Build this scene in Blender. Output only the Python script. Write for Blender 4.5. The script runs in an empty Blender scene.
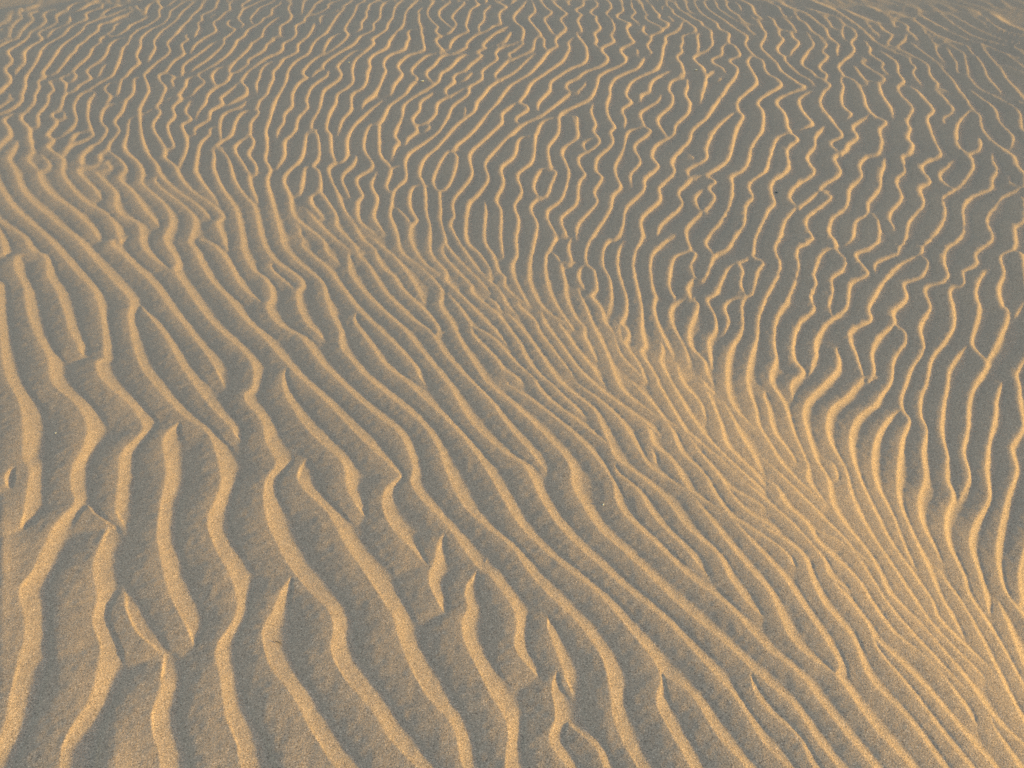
SUN_X, SUN_Y, SUN_ELEV = 0.97, -0.24, 4.6
BAND_DROP, HOLLOW, PLATEAU, RISE = 0.21, 0.05, -0.005, 0.05
LEE_R, STOSS_W = (0.50, 0.30, 0.36), 0.80
CREST_R, TROUGH_R = 0.006, (0.075, 0.045, 0.05)
STO_POW, LEE_POW = 1.7, 1.7
HEIGHT_R, TONGUE = (0.070, 0.057, 0.106), 0.45
FAR_TILT = 0.015
NCOL, NROW = 1250, 900
SAND = (0.465, 0.295, 0.190)
GRAIN_S, BUMP = 440.0, 0.62
SUN_E, SUN_ANG, SUN_C = 2.15, 2.4, (1.0, 0.79, 0.16)
SKY, DUST, OZONE, AIR = 0.15, 0.7, 1.5, 1.0
EXPO, DENOISE = 2.2, False
CRESTS = """
@0,0,8
0,385 80,345 150,318 175,270 210,225 250,195 275,160 245,122 310,92
0,345 75,318 88,285 125,255
0,255 80,238 120,210 140,185 185,152 160,118 190,105
110,98 185,72
60,170 85,125
0,215 60,195
230,78 300,45
5,740 75,680 90,635 45,570 110,500 70,430 150,375 235,310 255,265 320,230 375,175 350,130 390,100
140,610 150,570 205,510 195,440 250,385 345,325 315,285 350,255 470,190 450,150 480,115 545,90 570,55 700,10
390,315 430,255 550,200 572,130
180,768 210,690 205,640 270,550 310,480 335,420 380,370 510,295 555,240 620,200 705,160 685,130 720,105 820,70 830,40
285,768 320,710 310,660 360,625 340,600 410,510 500,380 590,315 665,255 700,205 770,175 900,130 1024,80
420,605 460,590 520,520 560,460 610,420 625,380 690,340 720,305 790,255 800,210 890,180 960,145 1024,125
390,768 435,735 420,690 400,665 430,650 475,637 575,595 620,545 700,510
620,520 725,450 745,400 820,345 795,330 850,295 920,250 920,220 970,190
585,660 620,610 600,600
475,637 530,675 515,735
520,768 600,735 640,690 735,635 695,585 750,535 830,480 865,425 880,375 940,330 1024,305
640,768 740,715 820,660 900,620 930,560 975,450 985,400 1024,365
800,625 825,560 870,515
860,335 940,295 1024,250
1024,610 970,650 880,680 840,725 875,768
945,768 965,690 985,650
755,768 775,740
610,105 670,80 720,40 775,5
785,135 860,95 960,55 910,40
430,90 460,75
70,768 95,755
@128,0,8
0,308 35,295 95,245 180,205 260,145 250,90 275,75 250,40
0,368 20,330 35,295
0,245 20,215 130,165 180,130
0,80 60,60 140,120 150,85 180,45 240,10
0,125 45,100 20,45
0,610 30,565 95,515 70,460 110,370 105,325 185,250 290,200 345,130 345,100 450,30 470,5
175,505 185,460 225,390 212,345 270,265 340,215 400,165 435,110 500,55 560,5
325,65 350,35 400,0
30,768 50,710 55,640 120,615 200,540 330,440 340,400 318,355 370,305 430,230 500,165 520,130 585,75 600,40 645,0
155,630 170,720 155,768
285,768 305,710 245,620 315,575 370,500 465,445
435,440 430,370 490,325 465,310 480,285 555,265 575,230 565,190 600,175 595,135 640,110 705,75 715,35 740,0
510,435 540,370 620,310 710,258 685,195 720,170 800,120
665,160 700,125 820,95 815,45 840,0
540,315 570,285
440,615 440,560 460,520 580,435 680,360 770,320 860,250 800,210 815,175 885,150 910,105 940,75 1024,38
770,320 780,350 750,390 650,480 560,540 520,575
885,150 910,185 935,205 910,235
910,68 915,45 970,15 965,0
1000,188 985,155 1024,115
350,600 375,635 350,650 380,705
400,768 460,705 470,650 555,608 700,525 800,450 860,370 870,335 930,300 960,250 1024,218
525,768 560,715 620,668 560,610
695,668 670,620 725,560 850,510 980,385 985,360 1024,337
640,768 700,710 790,665 830,600 880,585 970,520 960,495 1024,455
905,512 830,540 810,575 830,600
770,768 850,710 905,660 960,590 1024,540
905,660 955,715 935,768
@256,0,8
0,38 65,10
0,110 30,75 125,30
0,217 50,185 60,160 130,125 130,85 195,45 205,20
0,338 50,305 70,245 140,180 215,135
280,0 285,45 260,75 270,110
0,455 75,405 90,365 150,325 130,315 195,290 195,225 280,165 295,140
195,322 240,300
0,542 60,490 120,455 180,435 220,400 215,365 305,315 325,270 320,215 390,180 400,145 500,115 590,70 575,50 670,5
355,90 385,25 415,0
370,122 465,70 485,35 545,0
530,205 545,190 515,160 540,135 640,105 750,60
660,60 770,10
20,755 5,680 35,625 45,570 110,515 200,488 320,435 340,410 335,370 415,305 450,250 455,205 475,190
90,768 110,700 140,640 135,590 180,545 235,505
180,768 240,680 255,580 330,490 440,435 440,380 500,315 580,270 585,225 630,185 640,145 740,105
290,768 345,670 405,632 370,595 430,520 500,465 580,435 700,345 740,285 710,250 740,195 795,110 815,50 885,5
525,430 590,325 690,285
465,620 490,580 540,555 535,530 640,450 800,350 830,305 945,250 940,205 995,155 1000,80 1024,40
420,768 445,710 510,655 570,620 590,570
540,768 550,725 660,650 685,600 650,545 680,510 780,430 900,360
650,768 775,675 770,570 800,490 880,420 960,365
820,262 850,235 845,190 890,140 880,110 905,80 900,60 960,15 990,0
1024,265 930,325 932,350
770,768 850,720 885,660 890,590 915,545 900,500 940,450 1024,405
950,768 990,700 1024,610
@384,0,8
0,40 60,0
0,265 25,240 35,195 75,150 85,85 140,0
0,405 35,375 45,335 100,275 160,205 170,140 195,85 270,0
0,610 20,575 0,540 5,495 50,450 165,400 180,350 205,315 190,280 210,255 265,240
65,768 80,690 150,600 105,545 185,460 300,420 325,390 300,260 300,225 280,180 285,120 275,105 325,60
175,768 210,700 275,635 220,575 330,465 400,440 470,420 410,330 455,300 410,260 440,225 390,180 350,115 375,75
365,50 390,30 405,0
525,215 440,135 465,75 525,30 520,0
515,285 585,205 545,155 570,110 645,35 620,0
270,768 370,710 440,655 455,600 530,550 600,475 680,440
385,655 335,600 400,535 465,460 550,440
530,395 540,345 590,300 680,260 655,220 685,120 700,85 760,40 715,0
585,435 665,385 660,365 725,300 840,250 880,215 935,200 920,140 940,95 985,65 915,25 955,0
755,245 760,220 795,185 810,140 805,105 870,45
820,25 825,0
370,768 420,740
520,760 485,735 560,665 550,635 590,600 650,575 700,520 790,450 740,430 810,395 785,375 850,310 920,260 1010,215
645,655 655,630 720,585
560,768 650,720 790,640 785,580 900,495 910,470 890,440 930,395 1024,368
880,380 960,350 990,310 1024,265
1024,490 960,530 885,615 930,650
795,768 840,710 930,650 1024,603
950,768 990,720 1024,688
1024,430 995,445 1024,465
690,755 695,740
@512,0,8
0,40 15,15
0,430 100,360 80,340 95,280 90,230 40,195 10,150 45,100 95,55 120,0
0,367 70,350
0,490 25,480
60,465 165,410 180,340 230,285 200,240 135,155 185,110 185,70 170,25
0,605 70,550 130,490 210,430
0,687 130,610 215,520 300,415 370,380 345,340 375,290 430,250 430,220 390,160 445,120 385,75 335,20 370,0
240,310 265,325 255,375 300,410
370,280 320,265 290,215 260,160 325,110 265,60 230,0
105,768 150,680 250,610 390,510 430,460 465,395 450,360 490,320 530,300 520,270
560,325 590,380 600,470 570,520 490,550 390,610 310,670 305,725 270,768
565,265 580,240 525,170 565,125 505,90 575,50 565,0
470,55 450,30 465,0
500,750 430,710 460,665 530,635 580,590 700,545 760,500 755,455 710,400 820,340 790,295 825,245 800,165 770,145
535,745 590,690 605,650
440,768 490,745
660,360 680,330 655,275 710,240 670,165 680,140 625,110 660,75 690,55 670,0
730,125 790,85 795,50 770,0
650,768 680,690 690,630 760,580 880,530 915,490 865,410 895,385
925,375 980,345 945,310 915,225 940,195 830,140 885,105 890,70 870,0
1024,190 955,145 995,110 965,70 955,20
780,768 780,720 820,645 900,600 1000,560 1024,530
905,768 945,680 1024,628
1005,395 1015,440
660,360 710,385
@640,0,8
0,15 40,95 70,130 45,135 60,165 185,240 100,285
0,240 45,210
0,275 75,300 95,325 55,375 100,430 80,460
0,530 20,490 40,470
95,40 120,95 160,125 150,150 235,205 210,215
225,130 280,180
195,0 215,45 180,65 200,95
245,60 265,90 265,110 380,180 450,250 340,300 350,345 325,380 340,425 290,465 325,510 335,565
0,628 120,570 170,490 185,385 210,345 200,305 310,245 345,185
285,0 300,60 410,140 490,180 500,205 570,245 570,300 585,350 555,405 450,450 425,480 500,550 530,610 600,575
370,25 385,80 430,110 550,150 620,195 625,230 715,275 700,320 710,350 660,385 655,415 670,445
430,0 450,50 485,100 570,130
520,0 520,40 570,95 680,170 745,220 860,300 840,350 880,415 925,460 985,490 995,545 1024,600
605,0 620,60 710,130 850,215 870,240 940,290
680,0 710,75 790,130 830,175 980,235 1010,290 965,375 1024,440
755,0 800,55 825,105
870,125 950,180 1024,235
820,0 890,50
905,70 920,120 1000,165
0,768 70,745 80,690 130,635 260,575
385,580 320,615 330,630 250,665 230,735 260,768
355,768 375,710 385,650
450,410 465,350 455,300 490,270
505,768 520,680 530,610
640,450 570,495 660,550 705,600
710,350 755,370 800,455 710,495 780,545 790,605
660,768 700,700 755,610
640,660 660,630
830,768 910,700 930,650 885,560 855,500 885,475
900,0 1024,60
160,768 185,755
@768,0,8
0,130 50,170 75,225 170,260
75,235 95,295 125,325 75,385 80,425 130,460
0,15 100,60
90,75 130,130
40,0 180,70 350,150
190,85 260,150
70,130 150,165 200,215 235,265
190,265 195,300 250,350 195,415 190,450
130,130 290,180 345,245
290,290 370,365 320,420 265,515 340,570 380,615 430,640
315,265 440,330 470,375 430,420 480,460 405,545 475,605 460,635
180,60 300,110 400,185 470,245 480,290 570,340
350,255 460,315 545,345 570,370 550,410 570,455
300,60 430,125 490,180 510,220 590,265 600,305 660,335
580,210 600,245 590,285
330,80 480,120 560,150 620,205
610,205 670,230 715,295 660,345 690,390 680,430 610,490 560,545 605,610 580,650 605,700 590,768
530,85 700,195 800,285 870,345 1024,425
400,30 540,90 620,130
620,80 780,175 820,230 910,305
700,115 870,190 910,235 1000,295 955,350 1024,385
840,145 910,210
820,60 950,120 1024,160
940,155 1024,215
770,325 820,395 810,430 930,515 905,545 985,620
900,410 970,460 1024,500
690,525 730,590 790,650
755,455 785,490 745,505 880,595 935,645 880,665 800,685
605,610 700,650
0,450 70,510 100,570 220,660 290,705 210,745 140,768
130,460 135,490 240,590 330,640 380,685
430,640 500,690 450,740 440,768
0,600 65,635 105,690 0,750
700,670 770,768
880,665 910,768
380,740 300,768
990,690 1024,690
@896,0,8
0,385 100,430 200,485 245,525
0,430 60,450 110,475 120,510 165,545 135,590 210,690
0,265 80,290 75,320 20,360
15,520 15,590 65,660 30,685
0,170 70,195 105,225 90,240 120,270 180,310 190,335
0,120 120,180
130,350 190,400 270,460 345,530
110,120 180,190 260,250
170,250 330,310 440,370 540,430 560,500 600,600 585,625
250,315 320,360 400,385 440,440 490,520 490,580 580,620 660,705 760,768
280,380 340,445 420,530
380,545 450,640 500,730 560,768
270,540 270,610 335,680 320,730 370,768
350,710 450,750
520,330 580,380 600,420 650,460 700,540 730,620 800,700 860,768
690,350 710,410 780,490 850,570 880,630 960,720 1000,768
830,410 950,490 1024,540
870,520 1024,590
960,410 1024,440
130,700 190,768
0,690 40,768
600,720 650,768
@0,96,5.3333
20,55 50,35 45,0
0,105 75,70 120,30 120,0
135,95 185,45 190,0
0,265 50,215 45,170 20,135 70,105 135,95
135,95 110,125 155,180 155,225 170,300 145,345 205,400 245,395 265,375 230,320
210,165 205,110 260,40 262,0
320,80 275,105 300,130 345,125 350,85
320,80 335,40 345,0
100,245 75,290 30,335 75,395 100,480 160,560 250,640 300,690 400,768
205,400 205,440 260,520 375,605 430,660 535,768
300,130 300,155 250,215 285,240 250,280 330,340 330,420 400,520 480,590 570,640 640,768
335,225 405,150 405,100 395,65 430,0
365,245 400,210 480,185 470,130 475,40 505,0
345,310 375,265 440,245 500,215 480,185
545,50 585,25 600,0
435,375 430,330 490,270 530,255 575,185 540,140 560,70 660,35 710,0
500,380 535,360 530,320 575,290 585,260 640,190 610,145 650,90 690,45
500,380 560,360 590,385 560,395
540,545 460,460 415,410 430,385 500,380
515,410 545,450 610,520 605,580 640,640 740,690 755,768
600,305 670,385 635,445 700,510 770,620 850,695
745,105 690,130 685,210 655,285 740,365 760,430 740,460 800,515 890,600 915,690 870,768
1024,570 930,500 850,420 830,365 780,300 755,215 745,105 745,75 785,0
850,430 825,450 850,490 950,570 1024,640
795,90 835,65 865,20 870,0
835,65 860,90 815,170 880,285 870,330 930,375 960,440 1024,510
905,25 940,5 965,20 920,70 935,110 895,160 905,215 930,275 880,290
960,375 995,280 990,220 970,160 1020,130 990,85 1024,30
0,495 50,580 120,655 250,768
0,680 90,730 135,768
@192,96,5.3333
20,205 20,175 95,130 95,90 165,45 150,20 170,0
30,125 40,90 75,40 85,0
210,45 250,20 290,0
160,245 150,160 175,100 270,60 295,35
15,410 15,400 45,260 100,210 95,185 125,165
15,410 60,480 135,570
160,245 210,215 230,150 270,95 345,75 360,35 400,0
345,75 360,95 315,150 305,215 225,280 270,365 305,415 345,420
110,290 160,245
220,605 165,510 110,385 125,330 110,290 160,290 200,350 220,450 290,550 325,590
305,215 325,230 330,265 300,315 340,370 345,420
350,565 310,480 305,415
235,610 265,768
335,600 370,768
425,390 380,345 405,290 390,190 420,125 425,70 465,0
465,235 460,190 490,150 495,100 535,60 535,0
460,390 490,320 490,250 545,200 570,120 620,70 610,30 620,0
425,395 395,450 420,560 440,640 475,768
580,525 590,450 605,390 640,380 680,320 665,205 615,205 580,340 490,440 520,540 545,650 690,768
640,200 640,150 680,80 690,0
735,210 715,185 735,95 770,40 775,0
785,215 800,140 850,75 850,0
735,210 745,310 765,360 725,395 770,510 815,620 860,680 905,768
765,360 805,355 825,320 825,240 870,160 945,90 1024,30
915,75 920,40 960,0
640,385 680,410 680,510 630,545 640,590 700,650
690,520 770,640 760,690 835,768
605,590 660,670 760,768
850,550 805,470 805,425 860,370 885,325
970,730 890,670 880,570 910,540 875,450 965,380 915,280 945,170 1000,150 1024,110
1000,155 1000,310 1024,350
1024,730 965,650 985,560 955,480 995,410
0,510 100,580 160,650 125,680 165,768
0,565 60,620 100,660
0,640 10,700 5,768
580,740 530,670 545,660
@384,96,5.3333
0,115 30,60 110,0
50,345 55,280 80,255 55,210 100,120 105,60 185,0
125,260 130,230 175,195 165,160 150,130 190,80 195,40 255,0
165,160 220,155
215,155 275,105 285,45 370,0
230,195 250,165
105,375 130,310 180,280 300,195 325,140 355,110 355,65 460,0
215,490 185,420 215,340 285,280 390,160 480,90 490,45 530,0
415,110 440,60
340,305 295,370 260,460 295,510 340,490 370,420 390,330 365,300
295,510 300,620
340,305 365,300 390,265 460,210 550,105 600,50 635,0
375,660 370,560 465,430 455,320 540,235 630,145 625,105 715,45 770,75 700,130 740,160
715,45 750,0
435,768 445,590 490,540 555,450 540,365 620,270 680,210 740,160 845,110 990,0
830,85 820,50 860,0
535,768 545,570
620,768 625,620 595,560 635,470 620,390 690,330 720,240 805,215 840,150 935,115
700,768 715,670 695,590 735,515 710,430 790,350 815,235 805,215
880,390 885,390 875,285 930,200 935,115 960,90 1024,60
880,390 825,410 795,490 830,545 870,535 890,480 920,410 880,390
800,768 815,690 780,600 830,545
910,768 910,740 865,630 950,550 985,410 945,300 1024,230
910,740 965,740 940,660 1024,580
1015,200 1015,120
45,520 10,490 35,395 0,350
35,395 105,375
45,520 125,440 105,375
75,768 25,630 45,590 45,520
130,685 80,605
135,768 145,690 175,670 135,600 135,530 160,490 215,490
215,490 225,620 245,700 240,768
325,768 295,650 300,620
390,768 350,690 350,650 375,650
@576,96,5.3333
0,60 70,25 85,0
10,230 5,110
100,45 80,90 105,160 90,190 125,245 90,290 15,330 15,375 50,425 15,470 0,580
100,235 40,255 40,280 60,300
190,0 165,40 170,110 205,175 180,200 195,260 110,340 105,410 140,440 95,520 115,575 10,690 10,768
270,0 295,40 245,80 265,130 260,175
350,30 355,0
450,0 435,40 340,100 360,170 275,200 255,290 205,390 235,490 190,540 175,620 80,768
360,170 400,195 310,275 345,355 290,430 310,500
515,0 505,60 430,135 480,210
580,0 605,45 590,105 530,165 520,215 425,270 400,330 435,385 360,450 360,510 270,600 250,700 215,768
670,45 665,0
785,0 720,80 690,130 620,190 600,250 550,300 505,360 525,415 440,500 445,560 345,660 350,768
900,0 860,40 865,90 890,115 845,200 810,340 740,400 690,430 620,440 590,405 690,345 690,290 725,205 800,130 865,90
615,320 630,345
620,440 545,520 565,590 455,690 440,750
690,430 745,465 705,500 740,550 680,620 640,590 635,540 705,500
680,620 590,710 590,768
705,768 790,650 820,580 830,480 820,440 900,390 935,280 990,190 995,90 965,45 1024,0
840,768 890,690 900,590 940,550 920,480 1010,410 1024,350
955,768 990,690 1024,610
490,768 540,745
@768,96,5.3333
105,0 40,40 85,100 100,180 115,205 40,240 10,330 0,350
115,205 160,240 100,290 105,390 10,480 30,580 0,610
200,0 160,35 190,100 235,155 185,185
155,595 105,545 150,480 205,450 245,410 205,340 250,270 245,230 305,170
285,0 275,50 340,140 395,220 330,260 380,305
385,0 395,60 445,105 430,130
285,520 285,490 380,420 345,340 405,300 420,270 475,225 450,170 545,115
500,0 520,60 560,110 630,145 590,190 605,250 580,320 520,330 480,380 495,440 430,500 415,600 340,660 320,740 340,768
605,0 650,70 675,130
710,0 770,70 735,150 755,180 735,230 765,270 745,320 710,330 730,410 680,460 710,550 640,640 660,700 705,745
450,768 465,680 530,640 530,580 590,500 595,420 630,340
530,640 580,655 590,768
820,0 880,85 845,130 880,230 920,320 860,350 810,390 860,465 800,500 825,590 750,680 735,768
920,0 990,85 935,130 965,170
155,595 175,595 255,530 285,520 325,535 330,560 200,660 205,720 230,768
60,768 80,680 155,595
865,768 940,650 930,555
980,490 910,435 1000,350
@832,96,5.3333
590,555 640,520 700,470 750,380 720,315 665,270 660,180 690,130 745,80
680,0 750,75 790,110 800,180 870,260 960,330 980,380 1024,430
720,315 780,295 790,215
775,0 865,70 890,140 960,220 960,275
870,0 990,80 1005,180 1020,190
960,10 1024,50
685,768 705,700 695,600 740,550 850,500 840,450 880,410 850,340 865,305
850,768 820,670 870,600 910,550 1015,495
1015,495 960,480 945,435
1024,430 1015,495
970,768 965,710 1020,670 1024,560
@0,240,5.3333
0,10 15,60
125,0 165,65 235,100 250,200 310,290 355,420 370,490 425,595 480,630
235,100 150,85 85,100 75,170
85,100 75,170 135,260 145,370 190,530 250,640 280,768
-10,240 -5,450 0,620 20,700 46,768
250,0 330,85 400,170 490,280 530,400 555,530 555,640 515,660 550,768
400,0 520,130 600,220 680,310 700,365 670,400 735,640 810,768
770,370 870,510 950,670 1024,768
645,0 590,25 680,110 830,260 900,370 1024,520
750,0 770,60 840,125 915,165
870,0 940,120 935,160 915,165 1024,310
1000,0 1024,40
@192,240,5.3333
0,35 60,160 120,245 190,320 270,430 390,540 520,680 600,768
55,0 115,35 190,135 240,230 300,290 390,345
165,0 190,45
265,0 265,50 320,165 390,220 420,325 390,345 440,440 550,510
550,510 580,520 690,680 790,768
370,0 430,110 540,190 580,230 585,260 555,270 565,360 620,460 720,540
430,110 425,170 550,255
475,0 480,35 570,130 690,230 700,300 745,420 790,490 790,570 850,650 950,768
595,0 600,50 720,160 800,270 890,380 1024,510
690,0 715,70 800,135
760,0 850,65 870,75
835,0 875,50 880,85 940,140 1024,280
825,65 840,130 830,160 900,265 1024,395
905,0 970,50 990,110 1024,160
975,0 1024,50
1024,680 940,550 855,425 870,395 890,390
0,310 80,420 170,520 260,600 330,690 335,768
0,520 90,630 170,768
520,680 480,725 475,768
0,750 15,768
@384,240,5.3333
75,0 70,40 110,90 200,150 310,275 290,345 350,440 410,560 490,680 550,768
0,50 60,100 130,190 215,330
0,160 50,200 100,275 180,350 270,450 290,500 245,495
140,0 190,100 260,165 310,200
0,280 150,430 245,495 330,620 470,768
0,395 90,470 200,600 330,768
0,510 130,650 220,768
0,680 110,768
240,0 250,80 330,180 325,215 400,290 500,395 650,550
325,0 310,70 400,180 465,250 465,285 600,400 730,570 740,610 820,720 880,768
345,20 380,90 480,190 565,280
390,0 470,120 560,220 610,265 650,345 710,400
350,290 465,460 470,510 600,650 660,768
465,460 570,520 700,660 800,740 810,768
630,680 730,760
435,0 500,70 560,150 560,200 530,180
535,0 580,85 605,165 650,205
635,200 640,250 720,320 800,360
620,0 640,95
700,0 705,90 680,130 690,200 770,330
800,0 770,200 830,345 890,400 1000,470
910,0 880,60 860,100 865,220 910,340 1000,470
1000,0 980,50 995,130 945,130 965,240 970,310 1024,430
910,75 950,110
575,320 620,375
720,320 720,360 810,440 815,480 920,620 1024,740
670,400 760,510 830,610 940,768
830,365 850,440 920,530 1000,650 1024,670
920,420 960,490 1024,580
@576,240,5.3333
80,0 50,80 60,140
60,140 15,165 15,220 55,270
60,140 95,165 105,270 75,300 130,370 150,440 200,500 240,620 370,750
15,265 70,420 160,600 215,768
0,420 45,470 40,520 110,640
0,590 60,660 150,768
215,0 180,5 145,50 140,140 180,220 185,330 175,390
260,15 220,80 225,180 265,300 265,390 235,450 240,530 330,660 370,750
235,450 280,500 275,540
350,0 320,60 305,160 345,370 345,480 365,570 345,600 430,740 435,768
515,0 420,60 395,130 405,250 420,310 410,370 445,490 515,610
430,510 460,610 440,640 510,768
590,0 605,65 520,100 490,210 500,270 540,335
605,65 640,80 610,150 630,205 590,260 610,325 650,345
610,330 540,335 505,370 505,440 580,580 605,670
545,680 565,768
645,350 600,480 610,570 680,650
690,0 690,35 740,85
840,0 800,60 740,85 720,130 685,215 630,205
955,0 935,95 860,130 800,170 740,290 695,325 740,410 740,490 700,550 725,680
860,130 890,170 870,240 905,305 880,350 885,480 810,600 800,768
935,95 1000,125 965,180 940,290 905,305
905,305 820,330 785,365 810,440 795,505
1024,270 970,410 960,530 930,620 910,768
690,655 690,700 730,768
0,690 80,768
@768,240,5.3333
55,0 30,50 65,145 20,250 0,290
230,0 150,60 160,170 110,310 40,420 25,560 40,640 15,700 15,768
345,0 350,50 280,80 240,180 255,240 225,310 240,380 160,450 125,560 130,640 180,710
350,50 410,110 395,165 335,210 340,280 325,360 345,410
430,25 450,0
590,0 540,50 470,75 465,100 525,190 435,240 415,370 310,450 245,550 245,630 225,720
730,0 690,60 690,80 610,110 565,140 590,195
865,0 815,50 815,85 700,140 620,220 530,360 540,430 450,480 430,530 470,630 510,740
815,85 855,125 815,205 720,240 730,320 655,390 665,455 580,530 550,610 560,690 550,745 510,740
1020,0 940,60 930,140 960,190 930,235 830,265 865,370 800,470 825,590 760,690 735,768
1024,260 965,275 985,440 940,540 870,640 845,768
730,485 740,540 660,650 650,768
380,560 360,600 375,680 300,768
665,455 730,485
1024,610 960,700 955,768
180,710 120,768
510,740 455,768
@832,240,5.3333
850,0 760,80 765,135 695,180 710,235 683,258
850,160 790,200 755,295 780,350 770,440 740,565 820,660 760,768
740,565 683,610
970,0 960,60 895,100 915,180 880,270 900,360 935,400 860,590 845,670 820,660
1010,90 1020,160
1024,345 985,400 935,400
1024,640 970,730 990,768
910,768 940,745
@0,384,4
38,0 90,110 85,310 120,350 105,490 85,610
*0.75 85,330 30,360 25,400 50,430
205,0 310,90 345,180 320,280 290,340 290,440 310,480 200,590 135,768
*0.5 350,480 380,520 430,560
412,0 530,110 575,190 490,280 470,360 465,500 505,575
450,560 410,640 365,768
610,0 680,90 740,145
740,145 650,230 660,380 640,540 630,640 645,768
740,145 840,210 880,380 840,510 840,600 910,768
772,0 840,90 975,240
1010,0 1015,30 975,40 985,80 1024,125
@256,384,4
0,125 25,170 30,240 85,325 40,400 35,540 60,620 160,768
195,320 165,370 180,420 290,520 350,660 440,768
105,0 110,50 210,190 340,325 360,430 455,550
192,0 350,150 550,355
550,355 570,375 515,430 515,525 590,640 695,738
335,0 480,130 570,210 630,340 620,390 650,450 770,590 890,740 935,768
460,0 640,140 710,230 760,370 830,490 920,580 1024,670
610,0 770,160 930,360 1024,540
760,0 790,50 870,170 1024,310
860,0 930,70 1024,190
925,0 1024,85
770,590 720,650 715,710 690,768
@512,384,4
0,85 200,280 235,350 240,430 350,590 430,660 535,768
0,190 125,330
0,305 40,330 130,490 240,640 390,768
0,540 70,620 245,768
0,670 75,768
0,15 210,170 390,370 410,440 450,530 650,720 700,768
95,0 150,70 380,240 400,260 410,300 600,450 700,580 820,690 860,768
400,310 420,360 500,430 560,530 690,660 770,750
150,0 230,80 305,140
190,0 320,100 350,155 400,260
260,0 410,125 520,290 570,350 800,490 1024,630
325,0 470,120 550,190 550,240 630,300 690,400 820,590 970,768
550,240 575,310
425,0 460,50 580,130 690,190 850,320 1024,480
370,20 590,200
490,0 580,110 640,190 670,270 760,360 830,480 1024,715
580,0 660,140 740,260 830,380 920,500 1024,585
635,0 700,110 790,230 900,340 1024,450
680,0 745,70 780,150
755,0 830,160 850,240 950,340 1024,420
840,50 905,190 1000,350
855,0 890,100 1000,220
935,0 970,100 980,160 1024,230
1024,20 1005,45 1024,100
770,0 800,30
520,20 570,70
860,400 1024,505
@768,384,4
0,100 20,190 80,270 130,340
12,0 60,80 100,200 155,320 160,390 240,500
95,0 90,40 100,60
0,235 70,340 240,490
225,0 150,75 135,120 150,190 190,310 240,380 250,470 300,560 400,680 450,768
365,0 320,50 250,100 230,170 245,240 310,350 330,440 400,590 520,768
255,310 280,390
490,0 440,50 430,85 360,130 325,210 330,290 370,400 430,520 480,620 580,768
550,0 530,60 535,110 565,150 530,220 515,360 525,480 590,640 650,768
535,110 480,140 430,220 415,310 430,410 500,540 560,690 610,768
630,0 605,60 605,130 630,190 615,270 625,380 600,460 610,560 700,720
718,0 700,70 685,190 715,290 710,390 740,450 705,520 710,630 780,768
825,0 800,80 795,190 775,270 800,380 770,465
940,0 910,60 905,140 885,220 865,350 880,460 820,570 805,650 840,768
1000,0 1000,70 1020,180 965,260 990,340 955,450 910,670 920,768
1024,660 1000,768
0,310 100,420 210,530 320,640 400,768
0,390 40,410 60,480 150,560 200,640 340,768
0,475 90,560 220,700 240,768
0,560 130,680 165,768
0,625 100,720 130,768
0,705 50,768
200,590 300,640 420,740
@0,576,4
135,0 85,60 90,220 75,370 30,550 0,630
365,0 385,90 370,190 410,300 370,440 320,570 260,680 240,768
*0.7 515,80 505,120 550,230 650,310
660,330 640,480 610,570 625,700 630,768
645,0 690,100 740,190 790,300
910,0 945,160 870,290 870,380 890,530 950,680 960,768
@256,576,4
155,0 70,110 65,150 25,220 60,370 160,530 240,650 310,768
160,0 290,170 305,320 380,450 520,640 640,768
440,0 540,160 560,260 680,480 780,620 830,768
690,0 700,50 735,120 780,170
900,-30 880,0 835,60 850,150 815,170 820,260 880,360 960,530 1000,620 1000,768
935,0 1024,145
@512,576,4
0,145 15,220 20,310 130,425
150,150 145,230 190,360 240,460
190,370 158,450 180,570 145,640 155,700 210,768
*0.8 215,575 255,615 330,690 360,768
75,0 250,190 360,330 390,460 400,590 500,768
245,0 420,160 580,380 575,510 640,640 700,768
580,380 610,380 720,490 820,640 920,768
390,0 600,180 740,320 890,500 1024,690
535,0 770,210 1024,435
700,0 860,130 1024,300
860,0 950,120 1024,170
970,0 1024,75
940,380 970,470 1024,550
@768,576,4
0,60 50,180 100,270 220,370 265,400 400,580 560,768
50,0 170,170 270,330 290,375 265,400
0,300 100,380 240,550 410,768
0,435 100,530 190,660 280,768
0,555 120,650 180,768
0,695 70,768
165,0 220,110 330,250 400,410 540,560 700,768
235,0 410,220 430,290 580,480 800,768
340,0 410,110 500,230 660,360 860,630
430,240 560,380 720,560 900,768
400,0 520,170 700,370 880,540 890,600 1000,768
450,0 480,70 600,190 740,350 900,570 1024,680
520,0 640,180 740,290 900,440
580,0 660,110 670,160 770,270 890,380 980,530 1024,600
650,0 690,90 780,240
700,0 840,230 960,480 1024,590
780,0 800,80 930,280 1024,450
840,0 880,130 900,180
920,0 940,60 1024,170
920,90 970,240 1024,360
1000,0 1010,100
240,0 350,70
640,190 690,240
@0,0,1
1062,150 1050,200 1054,250 1046,300
1056,310 1044,350 1052,400 1046,450 1040,500 1046,560
-42,380 -36,450 -52,520 -70,600 -84,690 -100,790
-40,250 -30,300 -34,360
@824,0,5.12
375,50 490,125 560,170 650,210 720,245
480,75 600,140 700,190 850,245 1024,310
590,90 700,150 800,200 1024,262
640,70 760,140 880,195 1024,235
700,60 800,110 870,160 1024,212
770,62 835,100 900,152 1024,190
860,75 935,125 1024,162
250,85 340,130 420,170
300,45 380,75 500,135
600,20 700,45 800,75
420,30 520,60 640,75
"""
import bpy, math, random
import numpy as np

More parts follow.
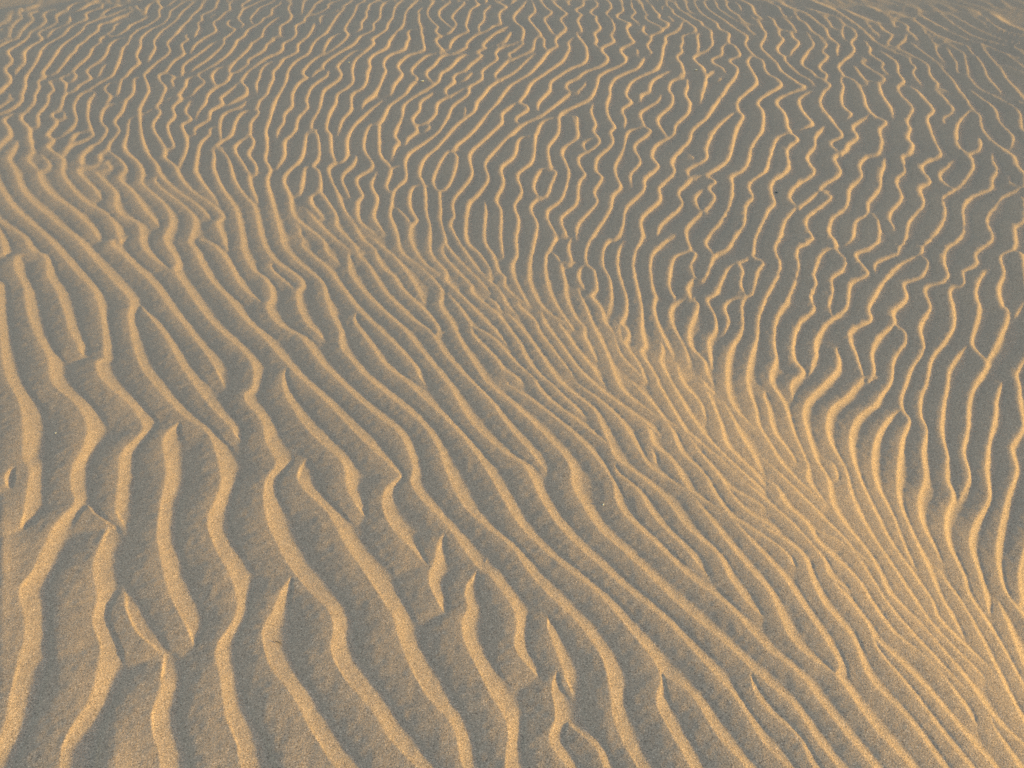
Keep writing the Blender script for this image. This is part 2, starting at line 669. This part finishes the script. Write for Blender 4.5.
# ------------------------------------------------------------------ camera
W, H = 1024, 768
CAM_H = 1.25
F_PX = 1000.0
HORIZON = -175.0                       # pixel row of the true horizon (above the frame)
PITCH = math.atan((H / 2 - HORIZON) / F_PX)
CP, SP = math.cos(PITCH), math.sin(PITCH)

SUN_TO = np.array([SUN_X, SUN_Y])       # horizontal direction towards the sun
SUN_TO = SUN_TO / np.linalg.norm(SUN_TO)
SUN_EL = math.radians(SUN_ELEV)

def ray(px, py):
    a = (np.asarray(px, float) - W / 2) / F_PX
    b = (H / 2 - np.asarray(py, float)) / F_PX
    return a, CP + b * SP, -SP + b * CP

def project(x, y, z):
    dz = z - CAM_H
    depth = y * CP - dz * SP
    depth = np.maximum(depth, 1e-3)
    up = y * SP + dz * CP
    return W / 2 + F_PX * x / depth, H / 2 - F_PX * up / depth

def flat(px, py, z=0.0):
    a, f, u = ray(px, py)
    t = (z - CAM_H) / u
    return a * t, f * t

def sstep(e0, e1, x):
    t = np.clip((x - e0) / (e1 - e0), 0, 1)
    return t * t * (3 - 2 * t)

# ------------------------------------------------------------------ broad form of the dune
# the plateau in front breaks along a diagonal edge, dips towards the sun and runs out into a hollow
def band_x(y):                          # where the middle of the sunlit edge lies, per distance
    return np.interp(y, BX_Y, BX_X)

def softabs(v, w):
    return np.sqrt(v * v + w * w)

def base_z(x, y):
    s = (x - band_x(y)) * 0.75          # distance across the edge
    wd = 0.16 + 0.05 * np.clip(y, 0, 6)
    u = s / wd
    drop = BAND_DROP * (1 - 0.8 * sstep(1.9, 3.0, y))
    z = -drop * wd * np.tanh(u)                       # the dip itself
    sf = 12 * np.tanh(s / 12)
    z = z + 0.5 * HOLLOW * (sf + softabs(sf, wd))           # rises again beyond the edge
    near = 0.5 * (-s + softabs(s, wd))
    z = z + PLATEAU * near
    r = np.hypot(x, y)
    p = x * 0.97 - y * 0.24 - 0.7
    z = z + 0.5 * RISE * (p + softabs(p, 0.5) - (p - 2.2) - softabs(p - 2.2, 0.8)) * sstep(1.6, 3.2, y)
    z = z + FAR_TILT * (x + 2.0) * sstep(3.5, 8.0, y)
    z = z * (1 - sstep(30.0, 150.0, r))
    z = z + 0.004 * np.sin(x * 1.7 + y * 0.6 + 1.0) * np.cos(y * 1.1 - x * 0.4) * sstep(0.6, 2.5, r) * (1 - sstep(20, 60, r))
    return z

_ys = np.array([(-260, 60), (-120, 110), (0, 150), (150, 188), (320, 222), (470, 268), (610, 335), (725, 405), (835, 490), (925, 580), (1015, 680), (1080, 770)], float)
_bx, _by = flat(_ys[:, 0], _ys[:, 1])
_o = np.argsort(_by)
BX_Y, BX_X = _by[_o], _bx[_o]

def ground(px, py):
    z = np.zeros_like(np.asarray(px, float))
    for _ in range(40):
        x, y = flat(px, py, z)
        z = 0.5 * z + 0.5 * base_z(x, y)
    x, y = flat(px, py, z)
    return x, y

# ------------------------------------------------------------------ the ripple crests
lines = []; LOW = []
for ln in CRESTS.strip().splitlines():
    if ln[0] == '@':
        ox, oy, sc = [float(v) for v in ln[1:].split(',')]
        continue
    toks = ln.split()
    hgt = 1.0
    if toks[0][0] == '*':               # a lower ridge
        hgt = float(toks[0][1:]); toks = toks[1:]
    p = np.array([[float(v) for v in t.split(',')] for t in toks])
    if len(p) < 2:
        continue
    p = p / sc + (ox, oy)
    lines.append(p)
    if hgt < 1: LOW.append((p.mean(0), hgt, p))

def near_line(q, p):                    # nearest point on polyline p
    a, b = p[:-1], p[1:]
    ab = b - a
    t = np.clip(((q - a) * ab).sum(1) / np.maximum((ab * ab).sum(1), 1e-9), 0, 1)
    c = a + ab * t[:, None]
    d = np.hypot(*(c - q).T)
    k = int(d.argmin())
    return d[k], c[k]

# join the pieces: ends that meet become one line
TOL = 4.5
cand = []
ends = [(i, e) for i in range(len(lines)) for e in (0, 1)]
P = np.array([lines[i][0 if e == 0 else -1] for i, e in ends])
Q = np.array([lines[i][1 if e == 0 else -2] for i, e in ends])
T = (P - Q) / np.maximum(np.hypot(*(P - Q).T), 1e-9)[:, None]      # outward heading at each end
D = np.hypot(P[:, None, 0] - P[None, :, 0], P[:, None, 1] - P[None, :, 1])
C = T @ T.T
for k, m in zip(*np.nonzero(np.triu(D < TOL, 1))):
    if ends[k][0] != ends[m][0] and C[k, m] < -0.1:
        cand.append((D[k, m] + 3 * (1 + C[k, m]), k, m))
cand.sort()
link = {}
for _, k, m in cand:
    if k not in link and m not in link:
        link[k] = m; link[m] = k
done = set(); merged = []
def walk(i, e):                         # follow the chain out of end e of piece i
    out = []
    while True:
        done.add(i)
        p = lines[i] if e == 1 else lines[i][::-1]
        out.append(p)
        k = 2 * i + e
        if k not in link: return out
        i, f = ends[link[k]]
        if i in done: return out
        e = 1 - f
for pas in (0, 1):
    for i in range(len(lines)):
        if i in done: continue
        if pas == 0 and (2 * i in link) and (2 * i + 1 in link): continue
        e = 1 if 2 * i not in link else 0
        ch = walk(i, e)
        out = ch[0]
        for nx_ in ch[1:]:
            mid = (out[-1] + nx_[0]) / 2
            out = np.vstack([out[:-1], mid[None], nx_[1:]])
        merged.append(out)
lines = merged

def catmull(p, step):
    p = np.vstack([2 * p[0] - p[1], p, 2 * p[-1] - p[-2]])
    out = []
    for i in range(1, len(p) - 2):
        p0, p1, p2, p3 = p[i - 1:i + 3]
        n = max(2, int(np.hypot(*(p2 - p1)) / step))
        t = (np.arange(n) / n)[:, None]
        out.append(0.5 * (2 * p1 + (p2 - p0) * t + (2 * p0 - 5 * p1 + 4 * p2 - p3) * t ** 2 + (3 * p1 - p0 - 3 * p2 + p3) * t ** 3))
    out.append(p[-2][None])
    return np.vstack(out)

raw = lines
segs = []                               # ax, ay, bx, by, amplitude a, amplitude b  (metres on the ground)
for i, p in enumerate(raw):
    p = p.copy()
    free = [True, True]; tee = [False, False]
    for e, k in ((0, 0), (1, -1)):
        q = p[k]
        edge = q[0] < 5 or q[0] > W - 5 or q[1] < 5 or q[1] > H - 5
        if edge:
            free[e] = False
            d = p[k] - (p[1] if k == 0 else p[-2])
            d = d / (np.hypot(*d) + 1e-9)
            outw = max(-d[0] if q[0] < 5 else 0, d[0] if q[0] > W - 5 else 0, -d[1] if q[1] < 5 else 0, d[1] if q[1] > H - 5 else 0)
            if outw < 0.12:
                continue
            ext = 130 if q[1] > 5 else 12
            far = q + d * ext
            far[1] = max(far[1], -25)
            p = np.vstack([far[None], p]) if k == 0 else np.vstack([p, far[None]])
            continue
        for j, o in enumerate(raw):
            if j == i or q[0] < o[:, 0].min() - 6 or q[0] > o[:, 0].max() + 6 or q[1] < o[:, 1].min() - 6 or q[1] > o[:, 1].max() + 6:
                continue
            d, c = near_line(q, o)
            if d < 5:
                free[e] = False; tee[e] = True
                p[k] = c
                break
    for k in (0, -1):                   # no crowded points at the ends
        while len(p) > 2:
            m = 1 if k == 0 else len(p) - 2
            if np.hypot(*(p[k] - p[m])) < 3.5 + 0.006 * p[k][1]:
                p = np.delete(p, m, axis=0)
            else:
                break
    c = catmull(p, 3.0)
    n = len(c)
    # ease the corners of the broad ripples in front
    kk = int(np.clip((c[:, 1].mean() - 220) / 110, 0, 4))
    for _ in range(kk * 2):
        c[1:-1] = 0.25 * c[:-2] + 0.5 * c[1:-1] + 0.25 * c[2:]
    arc = np.concatenate([[0], np.cumsum(np.hypot(*np.diff(c, axis=0).T))])
    amp = np.ones(n)
    tap = np.clip(4 + 0.055 * c[:, 1], 6, 42)
    tap = np.minimum(tap, arc[-1] * 0.3 + 1)
    low = 0.50 - 0.24 * sstep(150, 420, c[:, 1])
    tapf = np.minimum(tap * (0.8 + 0.0 * sstep(200, 450, c[:, 1])), arc[-1] * 0.45 + 1)
    if free[0]:
        amp *= low + (1 - low) * sstep(0, 1, arc / tapf)
    if free[1]:
        amp *= low + (1 - low) * sstep(0, 1, (arc[-1] - arc) / tapf)
    for _, hh, lp in LOW:
        near_ = np.array([np.hypot(*(lp - q_).T).min() for q_ in p[[0, -1]]])
        if near_.max() < 6:
            amp *= hh
    ta = 0.90 - 0.12 * sstep(150, 420, c[:, 1])
    if tee[0]:
        amp *= ta + (1 - ta) * sstep(0, 1, arc / tap)
    if tee[1]:
        amp *= ta + (1 - ta) * sstep(0, 1, (arc[-1] - arc) / tap)
    wx, wy = ground(c[:, 0], c[:, 1])
    rng = np.random.RandomState(i)
    ph = rng.rand() * 6.28
    amp *= 1 + 0.10 * np.sin(arc * 0.06 + ph)
    s0 = rng.rand() * 50
    for k in range(n - 1):
        segs.append((wx[k], wy[k], wx[k + 1], wy[k + 1], amp[k], amp[k + 1], s0 + 0))
segs = np.array(segs)

# ------------------------------------------------------------------ the ground sheet: rings about the viewpoint
FAST = False
az_f = np.linspace(-math.radians(44), math.radians(44), NCOL)
da = az_f[1] - az_f[0]
tail = []
a, s = az_f[-1], da
while a < math.radians(150):
    s *= 1.12
    s = min(s, math.radians(4))
    a += s
    tail.append(a)
az = np.concatenate([-np.array(tail)[::-1], az_f, tail])
dep = np.linspace(math.radians(60), math.radians(6.5), NROW)
r = CAM_H / np.tan(dep)
tail = []
rr, s = r[-1], r[-1] - r[-2]
while rr < 4000:
    s *= 1.12
    rr += s
    tail.append(rr)
pre = r[0] * np.linspace(0.05, 1, 14)[:-1]
r = np.concatenate([pre, r, tail])
NA, NR = len(az), len(r)
X = r[:, None] * np.sin(az)[None]
Y = r[:, None] * np.cos(az)[None]
Zb = base_z(X, Y)
PX, PY = project(X, Y, Zb)
front = Y > 0.2

# ---- local spacing of the crests, from how much crest lies about each spot
def blur(a, sr, sa):
    def g1(a, s, ax):
        if s < 0.5: return a
        n = int(3 * s); k = np.exp(-0.5 * (np.arange(-n, n + 1) / s) ** 2); k /= k.sum()
        pad = [(0, 0), (0, 0)]; pad[ax] = (n, n)
        b = np.pad(a, pad, mode='edge')
        out = np.zeros_like(a)
        L = a.shape[ax]
        for i, w in enumerate(k):
            out += w * (b[i:i + L] if ax == 0 else b[:, i:i + L])
        return out
    return g1(g1(a, sr, 0), sa, 1)

# a coarse pixel map of the crest density, in ground units
CW, CH_, CS = 160, 130, 8               # cells of 8 px, 16 cells of margin
gx = (np.arange(CW) - 16 + 0.5) * CS
gy = (np.arange(CH_) - 16 + 0.5) * CS
GX, GY = np.meshgrid(gx, gy)
gyc = np.maximum(GY, -120)
wx0, wy0 = ground(GX, gyc)
wx1, wy1 = ground(GX + 1, gyc)
wx2, wy2 = ground(GX, gyc + 1)
area = np.abs((wx1 - wx0) * (wy2 - wy0) - (wx2 - wx0) * (wy1 - wy0)) * CS * CS
mx, my = (segs[:, 0] + segs[:, 2]) / 2, (segs[:, 1] + segs[:, 3]) / 2
ln_ = np.hypot(segs[:, 2] - segs[:, 0], segs[:, 3] - segs[:, 1])
spx, spy = project(mx, my, base_z(mx, my))
ci = np.clip(((spx / CS) + 16).astype(int), 0, CW - 1)
cj = np.clip(((spy / CS) + 16).astype(int), 0, CH_ - 1)
acc = np.zeros((CH_, CW)); np.add.at(acc, (cj, ci), ln_)
inside = ((GX > -40) & (GX < W + 40) & (GY > -8) & (GY < H + 40)).astype(float)
num = blur(acc * inside, 3.6, 3.6)
den = blur(area * inside, 3.6, 3.6)
Lmap = den / np.maximum(num, 1e-6)
Lmap = np.where(den > 1e-5, Lmap, 0.12)
Lmap = np.clip(Lmap, 0.045, 0.24)
# carry the edge values outwards
jj = np.clip(np.arange(CH_), 16, 16 + H // CS - 1); ii = np.clip(np.arange(CW), 16, 16 + W // CS - 1)
Lmap = Lmap[np.ix_(jj, ii)]

def lookup(m, px, py):
    u = np.clip(px / CS + 16 - 0.5, 0, CW - 1.001); v = np.clip(py / CS + 16 - 0.5, 0, CH_ - 1.001)
    i = u.astype(int); j = v.astype(int); fu = u - i; fv = v - j
    return (m[j, i] * (1 - fu) + m[j, i + 1] * fu) * (1 - fv) + (m[j + 1, i] * (1 - fu) + m[j + 1, i + 1] * fu) * fv
L = np.where(front, lookup(Lmap, PX, PY), 0.12)

# ---- every crest raises a ridge: a short slope to the sunward side, a long one to the other
STOSS = STOSS_W             # widths as shares of the spacing
best = np.zeros((NR, NA))
bestS = np.zeros((NR, NA))              # run along the crest, for the slipped tongues
bestD = np.full((NR, NA), 9.0)          # signed share of the spacing
segL = lookup(Lmap, spx, spy)
def region(x, y):                       # -1 on the plateau, 0 along the edge, +1 in the field beyond
    return np.tanh((x - band_x(y)) * 0.75 / (0.22 + 0.05 * np.clip(y, 0, 6)))
def by_region(v, a, b, c):
    return np.where(v < 0, b + (a - b) * -v, b + (c - b) * v)
REG = region(X, Y)
segLee = by_region(region(mx, my), *LEE_R)
segLee = segLee * np.where(region(mx, my) > 0, (0.66 + 0.40 * sstep(10, 210, spy)) * (1 - 0.28 * (1 - sstep(60, 420, spx)) * (1 - sstep(60, 200, spy))), 1.0)
run = 0.0
for k in range(len(segs)):
    ax, ay, bx, by, aa, ab, s0 = segs[k]
    Lk = segL[k]
    run += ln_[k]
    R = 1.15 * Lk
    cx, cy = mx[k], my[k]
    rc = math.hypot(cx, cy); ac = math.atan2(cx, cy)
    i0 = np.searchsorted(r, rc - R); i1 = np.searchsorted(r, rc + R)
    j0 = np.searchsorted(az, ac - R / rc); j1 = np.searchsorted(az, ac + R / rc)
    if i1 - i0 < 1 or j1 - j0 < 1:
        continue
    sl = (slice(i0, i1), slice(j0, j1))
    x, y = X[sl] - ax, Y[sl] - ay
    ux, uy = bx - ax, by - ay
    l2 = ux * ux + uy * uy + 1e-12
    t = np.clip((x * ux + y * uy) / l2, 0, 1)
    dx, dy = x - t * ux, y - t * uy
    d = np.sqrt(dx * dx + dy * dy) + 1e-9
    nx, ny = uy, -ux                    # normal, turned to the sunward (right hand) side
    if nx * 0.93 + ny * -0.37 < 0:
        nx, ny = -nx, -ny
    c = (dx * nx + dy * ny) / (d * math.sqrt(l2))
    w = STOSS + (segLee[k] - STOSS) * sstep(-0.9, 0.9, c)
    q = d / (w * L[sl])
    h = (aa + (ab - aa) * t) * (1 - q)
    m = h > best[sl]
    best[sl] = np.where(m, h, best[sl])
    bestD[sl] = np.where(m, q * np.sign(c), bestD[sl])
    bestS[sl] = np.where(m, run + t * ln_[k], bestS[sl])

# profile: the sunward face falls steeply from a sharp crest and flattens, the far face is gently rounded
q = np.abs(bestD)
qq = np.clip(1 - best, 0, 1)
lee = (1 - qq) ** LEE_POW
sto = 1 - (qq ** STO_POW)
sto = np.where(qq < 1, sto, 0)
side = bestD > 0
shape = np.where(side, lee, sto)
shape = np.clip(shape, 0, 1.2)

# ---- small avalanche tongues on the shaded side, best seen on the right
def vnoise1(s, seed):
    i = np.floor(s).astype(int); f = s - i; f = f * f * (3 - 2 * f)
    rs = np.random.RandomState(seed).rand(4096)
    return rs[i % 4096] * (1 - f) + rs[(i + 1) % 4096] * f
tong = (vnoise1(bestS / 0.016, 3) - 0.5) + 0.6 * (vnoise1(bestS / 0.009, 4) - 0.5)
where_t = sstep(480, 820, PX) * (1 - sstep(290, 400, PY)) * front
patch = sstep(0.25, 0.75, vnoise1(bestS / 0.11, 5))
tongue = tong * where_t * patch * np.exp(-((qq - 0.20) / 0.20) ** 2) * (~side)
shape = shape + TONGUE * tongue

# ---- beyond the surveyed ground the same ripples carry on
def vnoise2(x, y, seed):
    xi = np.floor(x).astype(int); yi = np.floor(y).astype(int)
    fx = x - xi; fy = y - yi
    fx = fx * fx * (3 - 2 * fx); fy = fy * fy * (3 - 2 * fy)
    rs = np.random.RandomState(seed).rand(256, 256)
    g = lambda a, b: rs[a % 256, b % 256]
    return (g(xi, yi) * (1 - fx) + g(xi + 1, yi) * fx) * (1 - fy) + (g(xi, yi + 1) * (1 - fx) + g(xi + 1, yi + 1) * fx) * fy
WAVE = 0.08
warp = 0.12 * (vnoise2(X / 0.55, Y / 0.75, 11) - 0.5) + 0.07 * (vnoise2(X / 0.17, Y / 0.22, 12) - 0.5)
lean = 0.35 * np.clip(-(X - band_x(np.clip(Y, 0.5, 8))) , -1, 1)
phase = (X * 0.97 + Y * 0.12 + warp * 1.3) / WAVE
fr = phase - np.floor(phase)
pl = np.where(fr < 0.36, (1 - fr / 0.36) ** LEE_POW, 1 - ((1 - fr) / 0.64) ** STO_POW)
pl = pl * (0.75 + 0.5 * vnoise2(X / 0.3, Y / 0.3, 13))
rad = np.hypot(X, Y)
out_m = np.maximum(np.maximum(-PX, PX - W), np.maximum(-PY - 0, PY - H))
m_out = np.where(front, np.maximum(np.maximum(sstep(45, 150, np.maximum(-PX, PX - W)), sstep(45, 150, PY - H)), sstep(-8, 5, -PY)), 1.0)
m_out = np.maximum(m_out, sstep(850, 960, PX) * (1 - sstep(9, 17, PY)) * front)
Lr = np.where(front, L, 0.12)
HT = by_region(REG, *HEIGHT_R)
ripple = Lr * HT * shape
# far and low ripples fade on the smooth sand at the top right
calm = np.maximum(sstep(780, 960, PX) * (1 - sstep(8, 34, PY)), (1 - sstep(10, 150, PX)) * (1 - sstep(5, 50, PY))) * front
ripple = ripple * (1 - 0.35 * calm)
proc = 0.85 * WAVE * HT * (1 - 0.35 * calm) * pl * (1 - 0.92 * sstep(9, 16, rad))
Zr = ripple * (1 - m_out) + proc * m_out
# soften by about a grain or two
k0 = len(pre); k1 = k0 + NROW
# and let the troughs fill: the deeper between two crests, the wider the sand has slumped round
cell = np.gradient(r)[:, None] * np.ones((1, NA))
cell = np.maximum(cell, r[:, None] * da)
want = Lr / cell * (CREST_R + by_region(REG, *TROUGH_R) * (1 - np.clip(shape, 0, 1)) ** 1.3)
want = np.where(m_out > 0.5, 1.0, want)
levels = [0.7, 1.5, 3.0, 6.0, 11.0]
stack = [blur(Zr, q_, q_) for q_ in levels]
out_z = stack[0].copy()
for q0, q1, s0_, s1_ in zip(levels, levels[1:], stack, stack[1:]):
    f_ = np.clip((want - q0) / (q1 - q0), 0, 1)
    out_z += f_ * (s1_ - s0_)
Zr = out_z
rough = (vnoise2(X / 0.035, Y / 0.035, 21) - 0.5) * 0.0006 + (vnoise2(X / 0.012, Y / 0.012, 22) - 0.5) * 0.0005
Z = Zb + Zr + rough * (1 - sstep(10, 20, rad))

verts = np.stack([X, Y, Z], -1).reshape(-1, 3).astype(np.float32)
idx = np.arange(NR * NA).reshape(NR, NA)
quads = np.stack([idx[:-1, :-1], idx[1:, :-1], idx[1:, 1:], idx[:-1, 1:]], -1).reshape(-1, 4)
quads = quads[:, ::-1]
me = bpy.data.meshes.new('sand')
me.vertices.add(len(verts)); me.vertices.foreach_set('co', verts.ravel())
me.loops.add(quads.size); me.loops.foreach_set('vertex_index', quads.ravel().astype(np.int32))
me.polygons.add(len(quads)); me.polygons.foreach_set('loop_start', (np.arange(len(quads)) * 4).astype(np.int32))
me.polygons.foreach_set('use_smooth', np.ones(len(quads), bool))
me.update(calc_edges=True); me.validate()
scene = bpy.context.scene
col = scene.collection
sand = bpy.data.objects.new('sand', me); col.objects.link(sand)
sand['kind'] = 'structure'
sand['label'] = 'rippled golden desert sand in low evening sun'

def surface_z(x, y):
    i = int(np.clip(np.searchsorted(r, math.hypot(x, y)), 1, NR - 1)); j = int(np.clip(np.searchsorted(az, math.atan2(x, y)), 1, NA - 1))
    return float(Z[i, j])

# ------------------------------------------------------------------ materials
def mat(name):
    m = bpy.data.materials.new(name); m.use_nodes = True
    return m, m.node_tree.nodes, m.node_tree.links, m.node_tree.nodes['Principled BSDF']

m, N, K, b = mat('sand_grains')
b.inputs['Roughness'].default_value = 0.95
b.inputs['Specular IOR Level'].default_value = 0.15
geo = N.new('ShaderNodeNewGeometry')
def noise(scale, detail=2.0, rough=0.6):
    n = N.new('ShaderNodeTexNoise'); n.inputs['Scale'].default_value = scale
    n.inputs['Detail'].default_value = detail; n.inputs['Roughness'].default_value = rough
    K.new(geo.outputs['Position'], n.inputs['Vector']); return n
grain = noise(GRAIN_S, 2.0, 0.7)
ramp = N.new('ShaderNodeValToRGB')
ramp.color_ramp.elements[0].position = 0.30; ramp.color_ramp.elements[0].color = (*[c * 0.70 for c in SAND], 1)
ramp.color_ramp.elements[1].position = 0.70; ramp.color_ramp.elements[1].color = (*[min(1, c * 1.30) for c in SAND], 1)
K.new(grain.outputs['Fac'], ramp.inputs['Fac'])
vor = N.new('ShaderNodeTexVoronoi'); vor.inputs['Scale'].default_value = 620.0
K.new(geo.outputs['Position'], vor.inputs['Vector'])
sepc = N.new('ShaderNodeSeparateColor'); K.new(vor.outputs['Color'], sepc.inputs['Color'])
fl = N.new('ShaderNodeValToRGB'); fl.color_ramp.interpolation = 'CONSTANT'
e0 = fl.color_ramp.elements; e0[0].position = 0.0; e0[0].color = (0.55, 0.53, 0.53, 1)
e0[1].position = 0.06; e0[1].color = (0.86, 0.86, 0.87, 1)
for ps, cl in ((0.45, (1.0, 1.0, 1.0, 1)), (0.80, (1.12, 1.11, 1.10, 1)), (0.955, (1.4, 1.42, 1.46, 1))):
    q_ = e0.new(ps); q_.color = cl
K.new(sepc.outputs['Red'], fl.inputs['Fac'])
flk = N.new('ShaderNodeMix'); flk.data_type = 'RGBA'; flk.blend_type = 'MULTIPLY'; flk.inputs['Factor'].default_value = 1.0
K.new(ramp.outputs['Color'], flk.inputs['A']); K.new(fl.outputs['Color'], flk.inputs['B'])
broad = noise(2.3, 3.0)
mixn = N.new('ShaderNodeMix'); mixn.data_type = 'RGBA'; mixn.blend_type = 'MULTIPLY'
mixn.inputs['Factor'].default_value = 1.0
r2 = N.new('ShaderNodeValToRGB')
r2.color_ramp.elements[0].position = 0.3; r2.color_ramp.elements[0].color = (0.93, 0.94, 0.95, 1)
r2.color_ramp.elements[1].position = 0.7; r2.color_ramp.elements[1].color = (1.05, 1.03, 1.0, 1)
K.new(broad.outputs['Fac'], r2.inputs['Fac'])
K.new(flk.outputs['Result'], mixn.inputs['A']); K.new(r2.outputs['Color'], mixn.inputs['B'])
K.new(mixn.outputs['Result'], b.inputs['Base Color'])
bump = N.new('ShaderNodeBump'); bump.inputs['Strength'].default_value = BUMP; bump.inputs['Distance'].default_value = 0.0012
g2 = noise(GRAIN_S * 0.8, 3.0, 0.75)
K.new(g2.outputs['Fac'], bump.inputs['Height']); K.new(bump.outputs['Normal'], b.inputs['Normal'])
me.materials.append(m)

def plain(name, colr, rough=0.8):
    m, N, K, b = mat(name)
    b.inputs['Roughness'].default_value = rough
    n = N.new('ShaderNodeTexNoise'); n.inputs['Scale'].default_value = 400
    rp = N.new('ShaderNodeValToRGB')
    rp.color_ramp.elements[0].color = (*[c * 0.75 for c in colr], 1); rp.color_ramp.elements[1].color = (*[min(1, c * 1.2) for c in colr], 1)
    K.new(n.outputs['Fac'], rp.inputs['Fac']); K.new(rp.outputs['Color'], b.inputs['Base Color'])
    return m
SHELL = plain('pale_shell', (0.46, 0.42, 0.35), 0.5)
TWIG = plain('dry_twig', (0.07, 0.05, 0.03))
STONE = plain('dark_stone', (0.06, 0.065, 0.06))

def bit(name, px, py, size, label, cat, material, seed, flatness=0.45, long=1.3, group=None, rot=0.0):
    """a small weathered chip: an irregular rounded lump lying half sunk in the sand"""
    import bmesh
    x, y = ground(np.array([float(px)]), np.array([float(py)]))
    x, y = float(x[0]), float(y[0])
    bm = bmesh.new(); bmesh.ops.create_icosphere(bm, subdivisions=3, radius=1)
    rs = np.random.RandomState(seed); k = rs.randn(4, 3) * 1.6; ph = rs.rand(4) * 6
    for v in bm.verts:
        c = np.array(v.co)
        d = 1 + 0.12 * sum(math.sin(float(k[i] @ c) + ph[i]) for i in range(4))
        v.co = (c[0] * d * size * long, c[1] * d * size, c[2] * d * size * flatness)
    for f in bm.faces: f.smooth = True
    msh = bpy.data.meshes.new(name); bm.to_mesh(msh); bm.free(); msh.materials.append(material)
    o = bpy.data.objects.new(name, msh); col.objects.link(o)
    o.location = (x, y, surface_z(x, y) + size * flatness * 0.45); o.rotation_euler = (0, 0, rot)
    o['label'] = label; o['category'] = cat
    if group: o['group'] = group
    return o
SG = 'pale shell chips scattered on the sand'
bit('shell_chip', 39.5, 305.5, 0.0023, 'pale shell chip in the shaded trough beside the second ripple from the left edge', 'shell chip', SHELL, 1, group=SG, rot=0.4)
bit('shell_chip', 603, 505.5, 0.0019, 'bright shell chip on the grainy back of a broad foreground ripple near the middle', 'shell chip', SHELL, 2, group=SG, rot=1.2)
bit('shell_chip', 55.5, 434.5, 0.0018, 'tiny shell chip in the trough left of a bright ripple at the left side', 'shell chip', SHELL, 3, group=SG)
bit('shell_chip', 422.5, 82.5, 0.0052, 'white shell chip between two ripples in the upper middle, the lower of the far pair', 'shell chip', SHELL, 4, group=SG, long=1.8)
bit('shell_chip', 348.5, 63.8, 0.0045, 'faint shell chip between far ripples, the upper left of the far pair', 'shell chip', SHELL, 5, group=SG)
bit('shell_chip', 695.5, 71.3, 0.0055, 'grey white shell chip just left of a zigzag ripple in the far field', 'shell chip', SHELL, 6, group=SG)
bit('pebble', 776.5, 193.5, 0.0035, 'small dark pebble in the shaded trough on the right side', 'pebble', STONE, 7, long=1.7)

def twig(px, py):
    import bmesh
    x, y = ground(np.array([px]), np.array([py])); x, y = float(x[0]), float(y[0])
    bm = bmesh.new()
    pts = [(-0.006, 0.0025, 0.0006), (-0.002, 0.0008, 0.0014), (0.002, -0.0004, 0.0012), (0.006, -0.003, 0.0005)]
    rad_ = [0.0005, 0.0008, 0.0008, 0.0004]
    rings = []
    for (a, b_, c), q in zip(pts, rad_):
        rings.append([bm.verts.new((a, b_ + q * math.cos(t), c + q * math.sin(t))) for t in [i * math.pi / 4 for i in range(8)]])
    for A, B in zip(rings, rings[1:]):
        for i in range(8):
            bm.faces.new((A[i], A[(i + 1) % 8], B[(i + 1) % 8], B[i]))
    bm.faces.new(rings[0][::-1]); bm.faces.new(rings[-1])
    for f in bm.faces: f.smooth = True
    bmesh.ops.recalc_face_normals(bm, faces=bm.faces)
    msh = bpy.data.meshes.new('twig'); bm.to_mesh(msh); bm.free(); msh.materials.append(TWIG)
    o = bpy.data.objects.new('twig', msh); col.objects.link(o)
    o.location = (x, y, surface_z(x, y) + 0.0012)
    o['label'] = 'tiny dark twig lying on a sunlit ripple face in the left foreground'; o['category'] = 'twig'
twig(278.5, 643.8)

# ------------------------------------------------------------------ camera, sun, sky
cam = bpy.data.cameras.new('camera'); co = bpy.data.objects.new('camera', cam); col.objects.link(co)
co.location = (0, 0, CAM_H); co.rotation_euler = (math.pi / 2 - PITCH, 0, 0)
cam.sensor_fit = 'HORIZONTAL'; cam.sensor_width = 36.0; cam.lens = 36.0 * F_PX / W
cam.clip_start = 0.05; cam.clip_end = 20000
scene.camera = co

sl = bpy.data.lights.new('sun', 'SUN'); so = bpy.data.objects.new('sun', sl); col.objects.link(so)
sl.energy = SUN_E; sl.angle = math.radians(SUN_ANG); sl.color = SUN_C
from mathutils import Vector
d = Vector((SUN_TO[0] * math.cos(SUN_EL), SUN_TO[1] * math.cos(SUN_EL), math.sin(SUN_EL)))
so.rotation_euler = d.to_track_quat('Z', 'Y').to_euler()
so.location = (4, -2, 3)

w = bpy.data.worlds.new('World'); scene.world = w; w.use_nodes = True
nt = w.node_tree; bg = nt.nodes['Background']; bg.inputs['Strength'].default_value = SKY
sky = nt.nodes.new('ShaderNodeTexSky'); sky.sky_type = 'NISHITA'; sky.sun_disc = False
sky.sun_elevation = SUN_EL; sky.sun_rotation = math.atan2(SUN_TO[0], SUN_TO[1])
sky.dust_density = DUST; sky.ozone_density = OZONE; sky.air_density = AIR
nt.links.new(sky.outputs['Color'], bg.inputs['Color'])

scene.view_settings.view_transform = 'Standard'; scene.view_settings.look = 'None'
scene.view_settings.exposure = EXPO; scene.view_settings.gamma = 1
scene.render.engine = 'CYCLES'
scene.cycles.max_bounces = 4
scene.cycles.use_denoising = DENOISE
